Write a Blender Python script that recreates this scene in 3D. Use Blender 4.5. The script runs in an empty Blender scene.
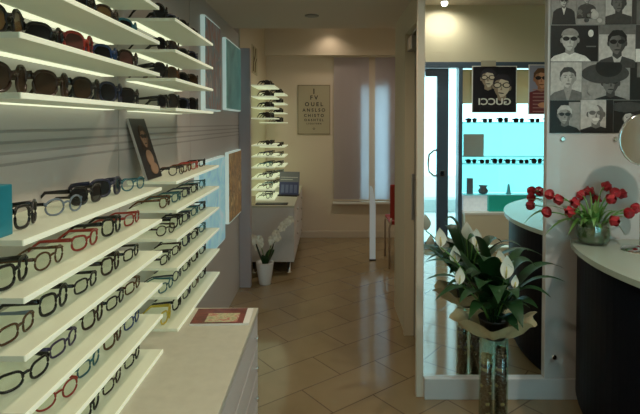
import bpy, bmesh, math, random
from mathutils import Vector, Matrix
PI = math.pi
random.seed(7)
sc = bpy.context.scene
C = sc.collection

# ---------------------------------------------------------------- camera, world, exposure
EYE = 1.49
cam_d = bpy.data.cameras.new('camera'); cam = bpy.data.objects.new('camera', cam_d); C.objects.link(cam)
PITCH = 1.5
cam.location = (0, 0, EYE)
cam.rotation_euler = (math.radians(90 - PITCH), 0, 0)
cam_d.sensor_width = 36.0
cam_d.lens = 500 / 640 * 36
cam_d.shift_x = -8 / 640
cam_d.shift_y = -(84 - 500 * math.tan(math.radians(PITCH))) / 640
cam_d.clip_start = 0.05
sc.camera = cam

w = bpy.data.worlds.new('world'); sc.world = w; w.use_nodes = True
bg = w.node_tree.nodes['Background']
bg.inputs[0].default_value = (0.62, 0.93, 1.0, 1)
bg.inputs[1].default_value = 4.0
sc.view_settings.view_transform = 'Standard'
sc.view_settings.look = 'None'
sc.view_settings.exposure = 0.0
sc.view_settings.gamma = 1.0
sc.cycles.max_bounces = 10
sc.cycles.diffuse_bounces = 5
sc.cycles.glossy_bounces = 5
sc.cycles.transmission_bounces = 8
sc.cycles.transparent_max_bounces = 24
sc.cycles.caustics_reflective = True
sc.cycles.caustics_refractive = False
sc.cycles.sample_clamp_indirect = 4.0

# ---------------------------------------------------------------- materials
MATS = {}
def nodes_of(m):
    m.use_nodes = True
    return m.node_tree.nodes, m.node_tree.links
def mat(name, col, rough=0.5, metal=0.0, emit=None, es=0.0, noise=0.0, nscale=30, coat=0.0, spec=0.5, bump=0.0, bscale=200):
    if name in MATS: return MATS[name]
    m = bpy.data.materials.new(name); n, l = nodes_of(m)
    b = n['Principled BSDF']
    b.inputs['Base Color'].default_value = (*col, 1)
    b.inputs['Roughness'].default_value = rough
    b.inputs['Metallic'].default_value = metal
    b.inputs['Coat Weight'].default_value = coat
    b.inputs['Specular IOR Level'].default_value = spec
    if emit:
        b.inputs['Emission Color'].default_value = (*emit, 1); b.inputs['Emission Strength'].default_value = es
    tc = n.new('ShaderNodeTexCoord')
    if noise > 0:
        t = n.new('ShaderNodeTexNoise'); t.inputs['Scale'].default_value = nscale; t.inputs['Detail'].default_value = 4
        l.new(tc.outputs['Object'], t.inputs['Vector'])
        mx = n.new('ShaderNodeMix'); mx.data_type = 'RGBA'
        mx.inputs[6].default_value = (*[c * (1 - noise) for c in col], 1)
        mx.inputs[7].default_value = (*[min(1, c * (1 + noise)) for c in col], 1)
        l.new(t.outputs['Fac'], mx.inputs[0]); l.new(mx.outputs[2], b.inputs['Base Color'])
    if bump > 0:
        t = n.new('ShaderNodeTexNoise'); t.inputs['Scale'].default_value = bscale
        l.new(tc.outputs['Object'], t.inputs['Vector'])
        bp = n.new('ShaderNodeBump'); bp.inputs['Strength'].default_value = bump; bp.inputs['Distance'].default_value = 0.002
        l.new(t.outputs['Fac'], bp.inputs['Height']); l.new(bp.outputs[0], b.inputs['Normal'])
    MATS[name] = m
    return m

def thin_glass(name, tint, gloss=0.08, rough=0.02):
    m = bpy.data.materials.new(name); n, l = nodes_of(m)
    n.remove(n['Principled BSDF']); out = n['Material Output']
    tr = n.new('ShaderNodeBsdfTransparent'); tr.inputs[0].default_value = (*tint, 1)
    gl = n.new('ShaderNodeBsdfGlossy'); gl.inputs['Roughness'].default_value = rough
    mx = n.new('ShaderNodeMixShader'); mx.inputs[0].default_value = gloss
    l.new(tr.outputs[0], mx.inputs[1]); l.new(gl.outputs[0], mx.inputs[2]); l.new(mx.outputs[0], out.inputs[0])
    MATS[name] = m
    return m

def translucent(name, col, tfac=0.6, tcol=None):
    m = bpy.data.materials.new(name); n, l = nodes_of(m)
    n.remove(n['Principled BSDF']); out = n['Material Output']
    d = n.new('ShaderNodeBsdfDiffuse'); d.inputs[0].default_value = (*col, 1)
    t = n.new('ShaderNodeBsdfTranslucent'); t.inputs[0].default_value = (*(tcol or col), 1)
    mx = n.new('ShaderNodeMixShader'); mx.inputs[0].default_value = tfac
    l.new(d.outputs[0], mx.inputs[1]); l.new(t.outputs[0], mx.inputs[2]); l.new(mx.outputs[0], out.inputs[0])
    MATS[name] = m
    return m

def tile_mat():
    m = bpy.data.materials.new('tile_floor'); n, l = nodes_of(m); b = n['Principled BSDF']
    tc = n.new('ShaderNodeTexCoord'); mp = n.new('ShaderNodeMapping')
    mp.inputs['Rotation'].default_value = (0, 0, math.radians(-38))
    mp.inputs['Location'].default_value = (0.1, -0.02, 0)
    br = n.new('ShaderNodeTexBrick')
    br.inputs['Scale'].default_value = 1.0; br.inputs['Brick Width'].default_value = 0.56; br.inputs['Row Height'].default_value = 0.28
    br.inputs['Mortar Size'].default_value = 0.004; br.inputs['Mortar Smooth'].default_value = 0.3
    br.inputs['Color1'].default_value = (0.255, 0.19, 0.105, 1); br.inputs['Color2'].default_value = (0.29, 0.218, 0.124, 1)
    br.inputs['Mortar'].default_value = (0.12, 0.085, 0.05, 1)
    l.new(tc.outputs['Object'], mp.inputs[0]); l.new(mp.outputs[0], br.inputs['Vector'])
    ns = n.new('ShaderNodeTexNoise'); ns.inputs['Scale'].default_value = 5; ns.inputs['Detail'].default_value = 5
    l.new(tc.outputs['Object'], ns.inputs['Vector'])
    rp = n.new('ShaderNodeMapRange'); rp.inputs[3].default_value = 0.82; rp.inputs[4].default_value = 1.12
    l.new(ns.outputs['Fac'], rp.inputs[0])
    hs = n.new('ShaderNodeHueSaturation'); l.new(rp.outputs[0], hs.inputs['Value']); l.new(br.outputs['Color'], hs.inputs['Color'])
    l.new(hs.outputs[0], b.inputs['Base Color'])
    b.inputs['Roughness'].default_value = 0.10
    b.inputs['Specular IOR Level'].default_value = 0.6
    bp = n.new('ShaderNodeBump'); bp.inputs['Strength'].default_value = 0.25; bp.inputs['Distance'].default_value = 0.002; bp.invert = True
    l.new(br.outputs['Fac'], bp.inputs['Height']); l.new(bp.outputs[0], b.inputs['Normal'])
    return m

def ramp_picture(name, stops, scale=6, kind='noise', es=0.0, stretch=(1, 1, 1)):
    m = bpy.data.materials.new(name); n, l = nodes_of(m); b = n['Principled BSDF']
    tc = n.new('ShaderNodeTexCoord'); mp = n.new('ShaderNodeMapping'); mp.inputs['Scale'].default_value = stretch
    t = n.new('ShaderNodeTexNoise'); t.inputs['Scale'].default_value = scale; t.inputs['Detail'].default_value = 5
    t.inputs['Distortion'].default_value = 1.2
    l.new(tc.outputs['Object'], mp.inputs[0]); l.new(mp.outputs[0], t.inputs['Vector'])
    r = n.new('ShaderNodeValToRGB'); cr = r.color_ramp
    while len(cr.elements) < len(stops): cr.elements.new(0.5)
    for e, (p, c) in zip(cr.elements, stops): e.position = p; e.color = (*c, 1)
    l.new(t.outputs['Fac'], r.inputs[0]); l.new(r.outputs[0], b.inputs['Base Color'])
    if es > 0:
        l.new(r.outputs[0], b.inputs['Emission Color']); b.inputs['Emission Strength'].default_value = es
    b.inputs['Roughness'].default_value = 0.35
    MATS[name] = m
    return m

wall_paint = mat('wall_paint', (0.60, 0.53, 0.44), 0.7, bump=0.05)
wall_cream = mat('wall_cream', (0.66, 0.57, 0.46), 0.75, bump=0.05)
corridor_paint = mat('corridor_paint', (0.62, 0.55, 0.41), 0.7, bump=0.05)
panel_grey = mat('panel_grey', (0.50, 0.475, 0.46), 0.45)
groove_dark = mat('groove_dark', (0.37, 0.35, 0.335), 0.7)
ceiling_paint = mat('ceiling_paint', (0.60, 0.51, 0.40), 0.85)
lavender = mat('lavender_panel', (0.42, 0.38, 0.42), 0.5)
white_paint = mat('white_paint', (0.72, 0.72, 0.70), 0.4)
base_white = mat('baseboard_white', (0.56, 0.57, 0.58), 0.35)
shelf_glow = mat('luminous_acrylic', (0.74, 0.77, 0.62), 0.3, emit=(0.80, 0.92, 0.60), es=0.06)
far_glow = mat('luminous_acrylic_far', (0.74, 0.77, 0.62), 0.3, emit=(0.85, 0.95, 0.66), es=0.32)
edge_glow = mat('luminous_edge', (0.78, 0.80, 0.68), 0.3, emit=(0.9, 1.0, 0.72), es=0.30)
strip_glow = mat('led_strip', (0.9, 0.9, 0.8), 0.4, emit=(0.95, 1.0, 0.68), es=0.85)
cab_wood = mat('pale_wood', (0.52, 0.51, 0.42), 0.45, noise=0.12, nscale=28)
cab_front = mat('pale_front', (0.62, 0.59, 0.58), 0.4, noise=0.05)
chrome = mat('chrome', (0.85, 0.86, 0.88), 0.08, metal=1.0)
steel = mat('brushed_steel', (0.55, 0.56, 0.58), 0.3, metal=1.0)
mirror_m = mat('mirror_silver', (0.90, 0.93, 0.93), 0.0, metal=1.0)
dark_frame = mat('dark_blue_frame', (0.06, 0.10, 0.15), 0.35)
teal_frame = mat('teal_frame', (0.02, 0.12, 0.16), 0.4)
counter_black = mat('counter_black', (0.005, 0.006, 0.010), 0.4, spec=0.05)
counter_top_m = mat('counter_top_green', (0.34, 0.40, 0.34), 0.25)
panel_white = mat('white_panel', (0.56, 0.54, 0.53), 0.16, coat=0.3)
paper_white = mat('paper_white', (0.75, 0.75, 0.72), 0.6)
black_m = mat('matte_black', (0.012, 0.012, 0.014), 0.5)
leaf_m = mat('leaf_green', (0.011, 0.048, 0.012), 0.45, noise=0.35, nscale=12, spec=0.3)
tulip_leaf = mat('tulip_leaf', (0.12, 0.27, 0.06), 0.4, noise=0.3, nscale=20)
spathe_m = mat('spathe_white', (0.80, 0.80, 0.70), 0.5)
spadix_m = mat('spadix_cream', (0.62, 0.55, 0.22), 0.6)
tulip_red = mat('tulip_red', (0.40, 0.018, 0.028), 0.45, noise=0.3, nscale=40)
kraft = mat('wrapping_paper', (0.50, 0.43, 0.25), 0.6, noise=0.25, nscale=25)
clear_glass = thin_glass('clear_glass', (0.93, 0.98, 0.96), 0.10)
vase_glass = thin_glass('vase_glass', (0.86, 0.90, 0.84), 0.14)
door_glass = thin_glass('door_glass', (0.86, 0.97, 0.97), 0.06)
lens_clear = thin_glass('lens_clear', (0.95, 0.96, 0.94), 0.04)
lens_brown = mat('lens_brown', (0.035, 0.022, 0.012), 0.10)
lens_grey = mat('lens_grey', (0.008, 0.009, 0.011), 0.08)
lens_pink = mat('lens_rose', (0.10, 0.04, 0.035), 0.1)
lens_tan = mat('lens_tan', (0.12, 0.08, 0.035), 0.1)
frosted = translucent('frosted_film', (0.6, 0.88, 0.88), 0.85, (0.60, 0.90, 0.90))
blind_m = translucent('blind_fabric', (0.50, 0.45, 0.46), 0.45, (0.72, 0.70, 0.85))
blind_beige = translucent('beige_blind', (0.6, 0.52, 0.36), 0.3, (0.75, 0.50, 0.28))
red_m = mat('red_upholstery', (0.32, 0.02, 0.012), 0.5)
FR = {
    'black': mat('frame_black', (0.010, 0.010, 0.011), 0.25),
    'dark brown': mat('frame_dark_brown', (0.035, 0.018, 0.012), 0.25),
    'tortoise': mat('frame_tortoise', (0.10, 0.045, 0.018), 0.25, noise=0.8, nscale=120),
    'red': mat('frame_red', (0.33, 0.03, 0.018), 0.3),
    'blue': mat('frame_blue', (0.012, 0.045, 0.16), 0.3),
    'teal': mat('frame_teal', (0.015, 0.12, 0.16), 0.3),
    'navy': mat('frame_navy', (0.012, 0.018, 0.05), 0.3),
    'purple': mat('frame_purple', (0.05, 0.035, 0.09), 0.3),
    'grey-blue': mat('frame_grey_blue', (0.14, 0.19, 0.25), 0.3),
    'yellow': mat('frame_yellow', (0.62, 0.46, 0.05), 0.35),
    'silver': mat('frame_silver', (0.5, 0.5, 0.5), 0.25, metal=0.9),
}

# ---------------------------------------------------------------- helpers
def tag(o, label=None, cat=None, group=None, kind=None):
    if label: o['label'] = label
    if cat: o['category'] = cat
    if group: o['group'] = group
    if kind: o['kind'] = kind
    return o
def obj(name, bm, mats, parent=None, smooth=False, recalc=True):
    if recalc: bmesh.ops.recalc_face_normals(bm, faces=bm.faces[:])
    me = bpy.data.meshes.new(name); bm.to_mesh(me); bm.free()
    if not isinstance(mats, (list, tuple)): mats = [mats]
    for m in mats: me.materials.append(m)
    if smooth:
        for p in me.polygons: p.use_smooth = True
    o = bpy.data.objects.new(name, me); C.objects.link(o)
    if parent: o.parent = parent
    return o
def thing(name, label, cat, loc=(0, 0, 0), rotz=0, group=None):
    o = bpy.data.objects.new(name, None); C.objects.link(o); o.empty_display_size = 0.05
    o.location = loc; o.rotation_euler = (0, 0, rotz)
    return tag(o, label, cat, group)
def copy_tree(o, parent=None):
    c = o.copy(); C.objects.link(c)
    if parent: c.parent = parent
    for ch in o.children: copy_tree(ch, c)
    return c
def box(bm, x0, x1, y0, y1, z0, z1, mi=0, bev=0.0):
    g = bmesh.ops.create_cube(bm, size=1.0)
    vs = g['verts']
    for v in vs:
        v.co = Vector((x0 + (v.co.x + .5) * (x1 - x0), y0 + (v.co.y + .5) * (y1 - y0), z0 + (v.co.z + .5) * (z1 - z0)))
    fs = list({f for v in vs for f in v.link_faces})
    for f in fs: f.material_index = mi
    if bev > 0:
        es = list({e for v in vs for e in v.link_edges})
        r = bmesh.ops.bevel(bm, geom=es, offset=bev, segments=2, affect='EDGES', profile=0.6)
        for f in r['faces']: f.material_index = mi
def B(*a, **k):
    bm = bmesh.new(); box(bm, *a, **k); return bm
def struct(name, bm, m):
    return tag(obj(name, bm, m), kind='structure')
def tube(bm, pts, r, n=8, closed=False, mi=0, sx=1.0, cap=True):
    """round tube along pts; r float or list; sx flattens sideways"""
    P = [Vector(p) for p in pts]; k = len(P); rings = []
    up = Vector((0, 0, 1))
    for i, p in enumerate(P):
        a = P[(i - 1) % k] if (closed or i > 0) else P[i]; b = P[(i + 1) % k] if (closed or i < k - 1) else P[i]
        t = (b - a).normalized()
        s = t.cross(up)
        if s.length < 1e-3: s = t.cross(Vector((0, 1, 0)))
        s.normalize(); u = s.cross(t).normalized()
        rr = r[i] if isinstance(r, (list, tuple)) else r
        rings.append([bm.verts.new(p + s * math.cos(2 * PI * j / n) * rr * sx + u * math.sin(2 * PI * j / n) * rr) for j in range(n)])
    m = k if closed else k - 1
    for i in range(m):
        A, D = rings[i], rings[(i + 1) % k]
        for j in range(n):
            f = bm.faces.new((A[j], A[(j + 1) % n], D[(j + 1) % n], D[j])); f.material_index = mi; f.smooth = True
    if not closed and cap:
        for R in (rings[0], rings[-1]):
            f = bm.faces.new(R); f.material_index = mi
def lathe(bm, prof, n=24, c=(0, 0, 0), mi=0, axis='z'):
    rings = []
    for (r, z) in prof:
        ring = []
        for j in range(n):
            a = 2 * PI * j / n
            if axis == 'z': p = (c[0] + r * math.cos(a), c[1] + r * math.sin(a), c[2] + z)
            elif axis == 'y': p = (c[0] + r * math.cos(a), c[1] + z, c[2] + r * math.sin(a))
            else: p = (c[0] + z, c[1] + r * math.cos(a), c[2] + r * math.sin(a))
            ring.append(bm.verts.new(p))
        rings.append(ring)
    for A, D in zip(rings, rings[1:]):
        for j in range(n):
            f = bm.faces.new((A[j], A[(j + 1) % n], D[(j + 1) % n], D[j])); f.material_index = mi; f.smooth = True
    for R in (rings[0], rings[-1]):
        if (R[0].co - R[n // 2].co).length > 1e-4:
            f = bm.faces.new(R); f.material_index = mi
    return bm
def bez(p0, p1, p2, n=8):
    p0, p1, p2 = Vector(p0), Vector(p1), Vector(p2)
    return [(1 - t) ** 2 * p0 + 2 * t * (1 - t) * p1 + t * t * p2 for t in [i / n for i in range(n + 1)]]
def text_part(name, body, size, m, parent, loc, face, depth=0.0006):
    cu = bpy.data.curves.new('tmp', 'FONT'); cu.body = body; cu.size = size; cu.align_x = 'CENTER'; cu.align_y = 'CENTER'; cu.extrude = depth; cu.offset = size * 0.022
    o = bpy.data.objects.new('tmp', cu); C.objects.link(o)
    dg = bpy.context.evaluated_depsgraph_get(); dg.update()
    me = bpy.data.meshes.new_from_object(o.evaluated_get(dg))
    bpy.data.objects.remove(o)
    me.materials.clear(); me.materials.append(m)
    t = bpy.data.objects.new(name, me); C.objects.link(t); t.parent = parent
    t.location = loc
    t.rotation_euler = {'-y': (PI / 2, 0, 0), '+y': (PI / 2, 0, PI), '+x': (PI / 2, 0, PI / 2)}[face]
    return t
ORD = ['first', 'second', 'third', 'fourth', 'fifth', 'sixth', 'seventh', 'eighth', 'ninth', 'tenth']

# ================================================================ THE ROOM
XL, YE, YM = -0.80, -0.49, 2.69
ZL, ZH, ZF = 2.285, 2.86, 2.72
bm = bmesh.new(); box(bm, -0.95, 3.3, -0.52, 6.7, -0.1, 0.0); struct('floor', bm, tile_mat())
# left wall: backing and slotted panels
bm = bmesh.new(); box(bm, -0.95, XL - 0.012, -0.6, 6.6, 0, 2.95); box(bm, XL - 0.0121, XL - 0.0016, -0.49, 4.49, 1.37, 1.485); struct('wall_left', bm, groove_dark)
def slat_panel(name, y0, y1):
    bm = bmesh.new()
    gs = [1.386, 1.414, 1.441, 1.469]
    z = 0.0; zs = []
    for g in gs: zs.append((z, g - 0.004)); z = g + 0.004
    zs.append((z, ZL))
    for a, b in zs: box(bm, XL - 0.0119, XL, y0, y1, a, b)
    return struct(name, bm, panel_grey)
slat_panel('trim_1', -0.49, 1.905); slat_panel('trim_2', 1.912, 2.90); slat_panel('trim_3', 2.907, 4.49)
struct('trim_4', B(XL - 0.01, -0.70, 4.49, 4.56, 0, 2.16, bev=0.003), lavender)
struct('trim_5', B(XL - 0.01, XL, 4.56, 6.48, 0, ZF), corridor_paint)
# far wall with two narrow window openings (X 0.43..0.53 and 0.61..0.76)
def wall_holes(bm, x0, x1, y0, y1, z0, z1, holes):
    xs = sorted({x0, x1, *[h[0] for h in holes], *[h[1] for h in holes]})
    for a, b in zip(xs, xs[1:]):
        hs = [h for h in holes if h[0] <= a + 1e-6 and h[1] >= b - 1e-6]
        if not hs: box(bm, a, b, y0, y1, z0, z1)
        else:
            h = hs[0]
            if h[2] > z0: box(bm, a, b, y0, y1, z0, h[2])
            if h[3] < z1: box(bm, a, b, y0, y1, h[3], z1)
bm = bmesh.new(); wall_holes(bm, -0.95, 1.7, 6.48, 6.62, 0, 2.9, [(0.44, 0.53, 0.5, 1.95), (0.61, 0.76, 0.5, 1.95)])
struct('wall_far', bm, wall_cream)
t = bmesh.new(); box(t, 0.44, 0.53, 6.54, 6.55, 0.5, 1.95); box(t, 0.61, 0.76, 6.54, 6.55, 0.5, 1.95)
struct('window_1', t, door_glass)
struct('trim_6', B(XL, 1.6, 6.36, 6.48, 2.35, ZF), wall_cream)              # beam over the blinds
struct('trim_7', B(0.06, 1.6, 6.40, 6.48, 0.445, 0.475, bev=0.004), white_paint)   # sill
struct('baseboard_far', B(XL, 1.6, 6.465, 6.48, 0, 0.085, bev=0.002), wall_paint)
struct('wall_far_right', B(1.6, 1.75, 4.03, 6.6, 0, 2.9), wall_cream)
struct('wall_far_back', B(0.60, 1.75, 3.93, 4.03, 0, 2.9), wall_cream)
# corridor right side: far block, door opening, jamb
bm = bmesh.new(); box(bm, 0.54, 0.66, 3.50, 4.03, 0, 2.9); box(bm, 0.54, 0.66, 2.715, 3.50, 2.14, 2.9)
struct('wall_right', bm, corridor_paint)
struct('trim_8', B(0.478, 0.66, YM - 0.01, 2.715, 0, 2.9, bev=0.003), wall_paint)
bm = bmesh.new(); box(bm, 0.533, 0.60, 3.47, 3.50, 0, 2.14); box(bm, 0.533, 0.60, 2.715, 3.50, 2.10, 2.14); struct('trim_9', bm, corridor_paint)
# door
dr = obj('door_1', B(0.60, 0.635, 2.715, 3.50, 0.005, 2.135), mat('door_grey', (0.19, 0.18, 0.15), 0.35)); tag(dr, kind='structure')
bm = bmesh.new(); box(bm, 0.560, 0.580, 3.33, 3.35, 0.84, 1.15, bev=0.003)
for z in (0.88, 1.11): box(bm, 0.575, 0.60, 3.335, 3.347, z - 0.008, z + 0.008)
obj('door_handle', bm, steel, dr)
bm = bmesh.new(); box(bm, 0.545, 0.598, 3.30, 3.46, 1.98, 2.07, bev=0.006); tube(bm, [(0.565, 3.40, 2.07), (0.565, 3.28, 2.09), (0.57, 3.10, 2.095)], 0.007)
obj('door_closer', bm, steel, dr)
# ceilings
struct('ceiling', B(-0.95, 0.60, -0.5, 4.23, ZL, 3.0), ceiling_paint)
struct('ceiling_far', B(-0.95, 1.75, 4.23, 6.6, ZF, 3.0), ceiling_paint)
struct('ceiling_shop', B(0.60, 3.3, -0.5, 2.75, ZH, 3.0), ceiling_paint)
# mirror wall of the shop
struct('wall_back', B(0.60, 3.3, YM + 0.005, 2.82, 0, ZH), wall_paint)
struct('wall_shop_right', B(3.2, 3.3, -0.5, 2.8, 0, 2.95), wall_paint)
struct('baseboard_back', B(0.52, 1.9, 2.655, YM + 0.005, 0, 0.112, bev=0.003), base_white)
o = thing('wall_mirror', 'tall frameless wall mirror beside the corridor, reflecting the shop entrance', 'mirror', (0.84, 2.685, 0.113))
obj('mirror_glass', B(-0.32, 0.325, -0.005, 0.004, 0.0, ZH - 0.114), mirror_m, o)
obj('edge_strip', B(-0.3245, -0.3195, -0.010, 0.005, 0.0, ZH - 0.114), chrome, o)
# entrance wall: door opening and display window opening
bm = bmesh.new()
wall_holes(bm, -0.95, 3.3, -0.61, YE, 0, ZH, [(0.55, 1.555, 0.0, 2.2), (1.555, 2.75, 0.46, 2.2)])
struct('wall_entrance', bm, mat('entrance_paint', (0.66, 0.61, 0.44), 0.75))
fr = struct('door_2', (lambda b: (box(b, 0.55, 2.75, -0.60, YE + 0.012, 2.135, 2.20), box(b, 0.55, 0.60, -0.60, YE + 0.01, 0, 2.14),
      box(b, 1.525, 1.57, -0.60, YE + 0.012, 0, 2.14), box(b, 1.43, 1.527, -0.60, YE, 0, 0.06), b)[-1])(bmesh.new()), dark_frame)
lf = bmesh.new()
box(lf, 1.285, 1.42, -0.58, -0.53, 0.0, 2.13, bev=0.003); box(lf, 0.605, 0.73, -0.58, -0.53, 0.0, 2.13, bev=0.003)
box(lf, 0.73, 1.285, -0.58, -0.53, 2.04, 2.13); box(lf, 0.73, 1.285, -0.58, -0.53, 0.0, 0.08)
obj('door_leaf', lf, dark_frame, fr)
obj('door_pane', B(0.73, 1.285, -0.558, -0.552, 0.08, 2.04), door_glass, fr)
obj('side_pane', B(1.42, 1.527, -0.558, -0.552, 0.06, 2.135), door_glass, fr)
bm = bmesh.new(); tube(bm, [(1.30, -0.53, 1.17), (1.24, -0.49, 1.17), (1.18, -0.475, 1.12), (1.17, -0.475, 1.02), (1.18, -0.475, 0.92), (1.24, -0.49, 0.87), (1.30, -0.53, 0.87)], 0.013, 10)
obj('door_handle', bm, chrome, fr)
obj('door_lock', B(1.32, 1.38, -0.531, -0.52, 0.86, 0.93, bev=0.004), chrome, fr)
obj('frame_bracket', B(1.78, 1.95, YE + 0.01, YE + 0.03, 2.145, 2.215, bev=0.003), mat('bracket_beige', (0.4, 0.37, 0.27), 0.5), fr)
obj('hinge_cap', B(1.34, 1.40, -0.53, YE + 0.01, 2.145, 2.18, bev=0.003), steel, fr)

# outside
struct('floor_pavement', B(-4, 8, -9, -0.61, -0.12, -0.02), mat('pavement', (0.62, 0.62, 0.60), 0.8, noise=0.2, nscale=9))
t = thing('kerb_planter', 'low pale stone kerb outside beyond the glass door', 'kerb', (1.2, -3.2, -0.02))
obj('kerb_stone', B(-2.2, 2.6, -0.15, 0.15, 0, 0.22, bev=0.02), mat('stone', (0.4, 0.42, 0.42), 0.8, noise=0.2), t)

# display window niche
dc = thing('window_cabinet', 'low beige cabinet under the lit display window by the entrance', 'cabinet', (1.57, -0.60, 0))
obj('cabinet_body', B(0.005, 1.16, 0.12, 0.235, 0.085, 0.43, bev=0.002), mat('cab_beige', (0.66, 0.60, 0.46), 0.5), dc)
obj('plinth', B(0.03, 1.14, 0.13, 0.22, 0.0, 0.06), mat('cab_beige', (0.66, 0.60, 0.46), 0.5), dc)
obj('light_strip', B(0.20, 1.16, 0.12, 0.24, 0.06, 0.085), mat('strip_glow', (0.8, 0.9, 0.8), 0.4, emit=(0.7, 1, 0.85), es=0.5), dc)
obj('worktop', B(0.0, 1.17, -0.16, 0.24, 0.43, 0.458, bev=0.003), paper_white, dc)
t = thing('frosted_screen', 'glowing cyan frosted glass screen behind the window shelves', 'screen', (1.58, -0.63, 0.655))
obj('frosted_pane', B(0.0, 1.14, -0.003, 0.003, 0, 0.85), frosted, t)
obj('side_post', B(-0.008, 0.008, -0.01, 0.01, -0.195, 0.86), teal_frame, t)
obj('window_pane', B(1.572, 2.745, -0.605, -0.600, 0.46, 2.135), door_glass, fr)
for i, (z, nm) in enumerate([(1.495, 'upper'), (1.10, 'middle'), (1.015, 'lower of the close pair'), (0.655, 'bottom')]):
    s = obj('glass_shelf', B(1.585, 2.72, -0.585, -0.44, z - 0.008, z), mat('glass_shelf_edge', (0.20, 0.55, 0.55), 0.2, emit=(0.3, 0.9, 0.95), es=0.12))
    tag(s, 'cyan edged glass display shelf in the window, %s one' % nm, 'shelf', 'glass shelves in the display window')
t = obj('teal_box', B(1.875, 2.60, -0.58, -0.44, 0.458, 0.645, bev=0.003), mat('teal_card', (0.02, 0.55, 0.48), 0.5))
tag(t, 'long teal box under the lowest glass shelf of the window display', 'box')
t = obj('bright_ground_block', B(1.585, 1.865, -0.56, -0.47, 0.458, 0.64, bev=0.003), mat('bright_ground_glow', (0.75, 0.82, 0.82), 0.4, noise=0.2, nscale=25, emit=(0.8, 0.95, 1), es=0.25))  # self-lit block put here in place of the bright ground outside
tag(t, 'added glowing block standing in for bright ground outside, beside the teal box', 'box')
t = thing('grey_card', 'square grey display card standing on the middle glass window shelf', 'card', (1.72, -0.54, 1.10))
obj('card_face', B(-0.12, 0.12, -0.002, 0.002, 0, 0.26), translucent('card_sheet', (0.45, 0.45, 0.4), 0.2, (0.36, 0.38, 0.36)), t)
obj('card_foot', B(-0.12, 0.12, -0.03, 0.006, 0, 0.006), mat('card_grey', (0.30, 0.32, 0.28), 0.6), t)
t = obj('glasses_case', B(1.64, 1.71, -0.55, -0.51, 0.655, 0.84, bev=0.008), mat('case_grey', (0.12, 0.16, 0.19), 0.5)); tag(t, 'upright dark grey spectacle case on the bottom window shelf', 'case')
t = obj('grey_pouch', (lambda b: (lathe(b, [(0.02, 0), (0.05, 0.01), (0.06, 0.04), (0.035, 0.075), (0.055, 0.10)], 14, (1.83, -0.52, 0.655)), b)[-1])(bmesh.new()), mat('case_grey', (0.1, 0.14, 0.16), 0.5), smooth=True)
tag(t, 'rounded dark grey pouch on the bottom window shelf', 'pouch')
t = obj('pale_cone', (lambda b: (lathe(b, [(0.028, 0), (0.025, 0.02), (0.012, 0.11), (0.01, 0.115)], 14, (2.13, -0.52, 0.655)), b)[-1])(bmesh.new()), mat('cone_teal', (0.15, 0.4, 0.45), 0.5), smooth=True)
tag(t, 'small pale teal cone on the bottom window shelf', 'ornament')
t = obj('roller_blind', B(1.585, 2.74, -0.596, -0.592, 1.72, 2.125), blind_beige); tag(t, 'beige blind hanging behind the posters in the display window', 'blind')

# ================================================================ portraits (flat prints)
def clip(poly, x0, x1, y0, y1):
    def cut(P, ins, inter):
        out = []
        for i in range(len(P)):
            a, b = P[i - 1], P[i]
            if ins(b):
                if not ins(a): out.append(inter(a, b))
                out.append(b)
            elif ins(a): out.append(inter(a, b))
        return out
    def ix(v): return lambda a, b: (v, a[1] + (b[1] - a[1]) * (v - a[0]) / (b[0] - a[0]))
    def iy(v): return lambda a, b: (a[0] + (b[0] - a[0]) * (v - a[1]) / (b[1] - a[1]), v)
    P = cut(poly, lambda p: p[0] >= x0, ix(x0))
    if P: P = cut(P, lambda p: p[0] <= x1, ix(x1))
    if P: P = cut(P, lambda p: p[1] >= y0, iy(y0))
    if P: P = cut(P, lambda p: p[1] <= y1, iy(y1))
    return P
def ell(cx, cy, rx, ry, a0=0, a1=360, n=28):
    k = n if abs(a1 - a0) < 360 else n - 1
    return [(cx + rx * math.cos(math.radians(a0 + (a1 - a0) * i / (n if a1 - a0 == 360 else n - 1))), cy + ry * math.sin(math.radians(a0 + (a1 - a0) * i / (n if a1 - a0 == 360 else n - 1)))) for i in range(n)]
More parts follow.
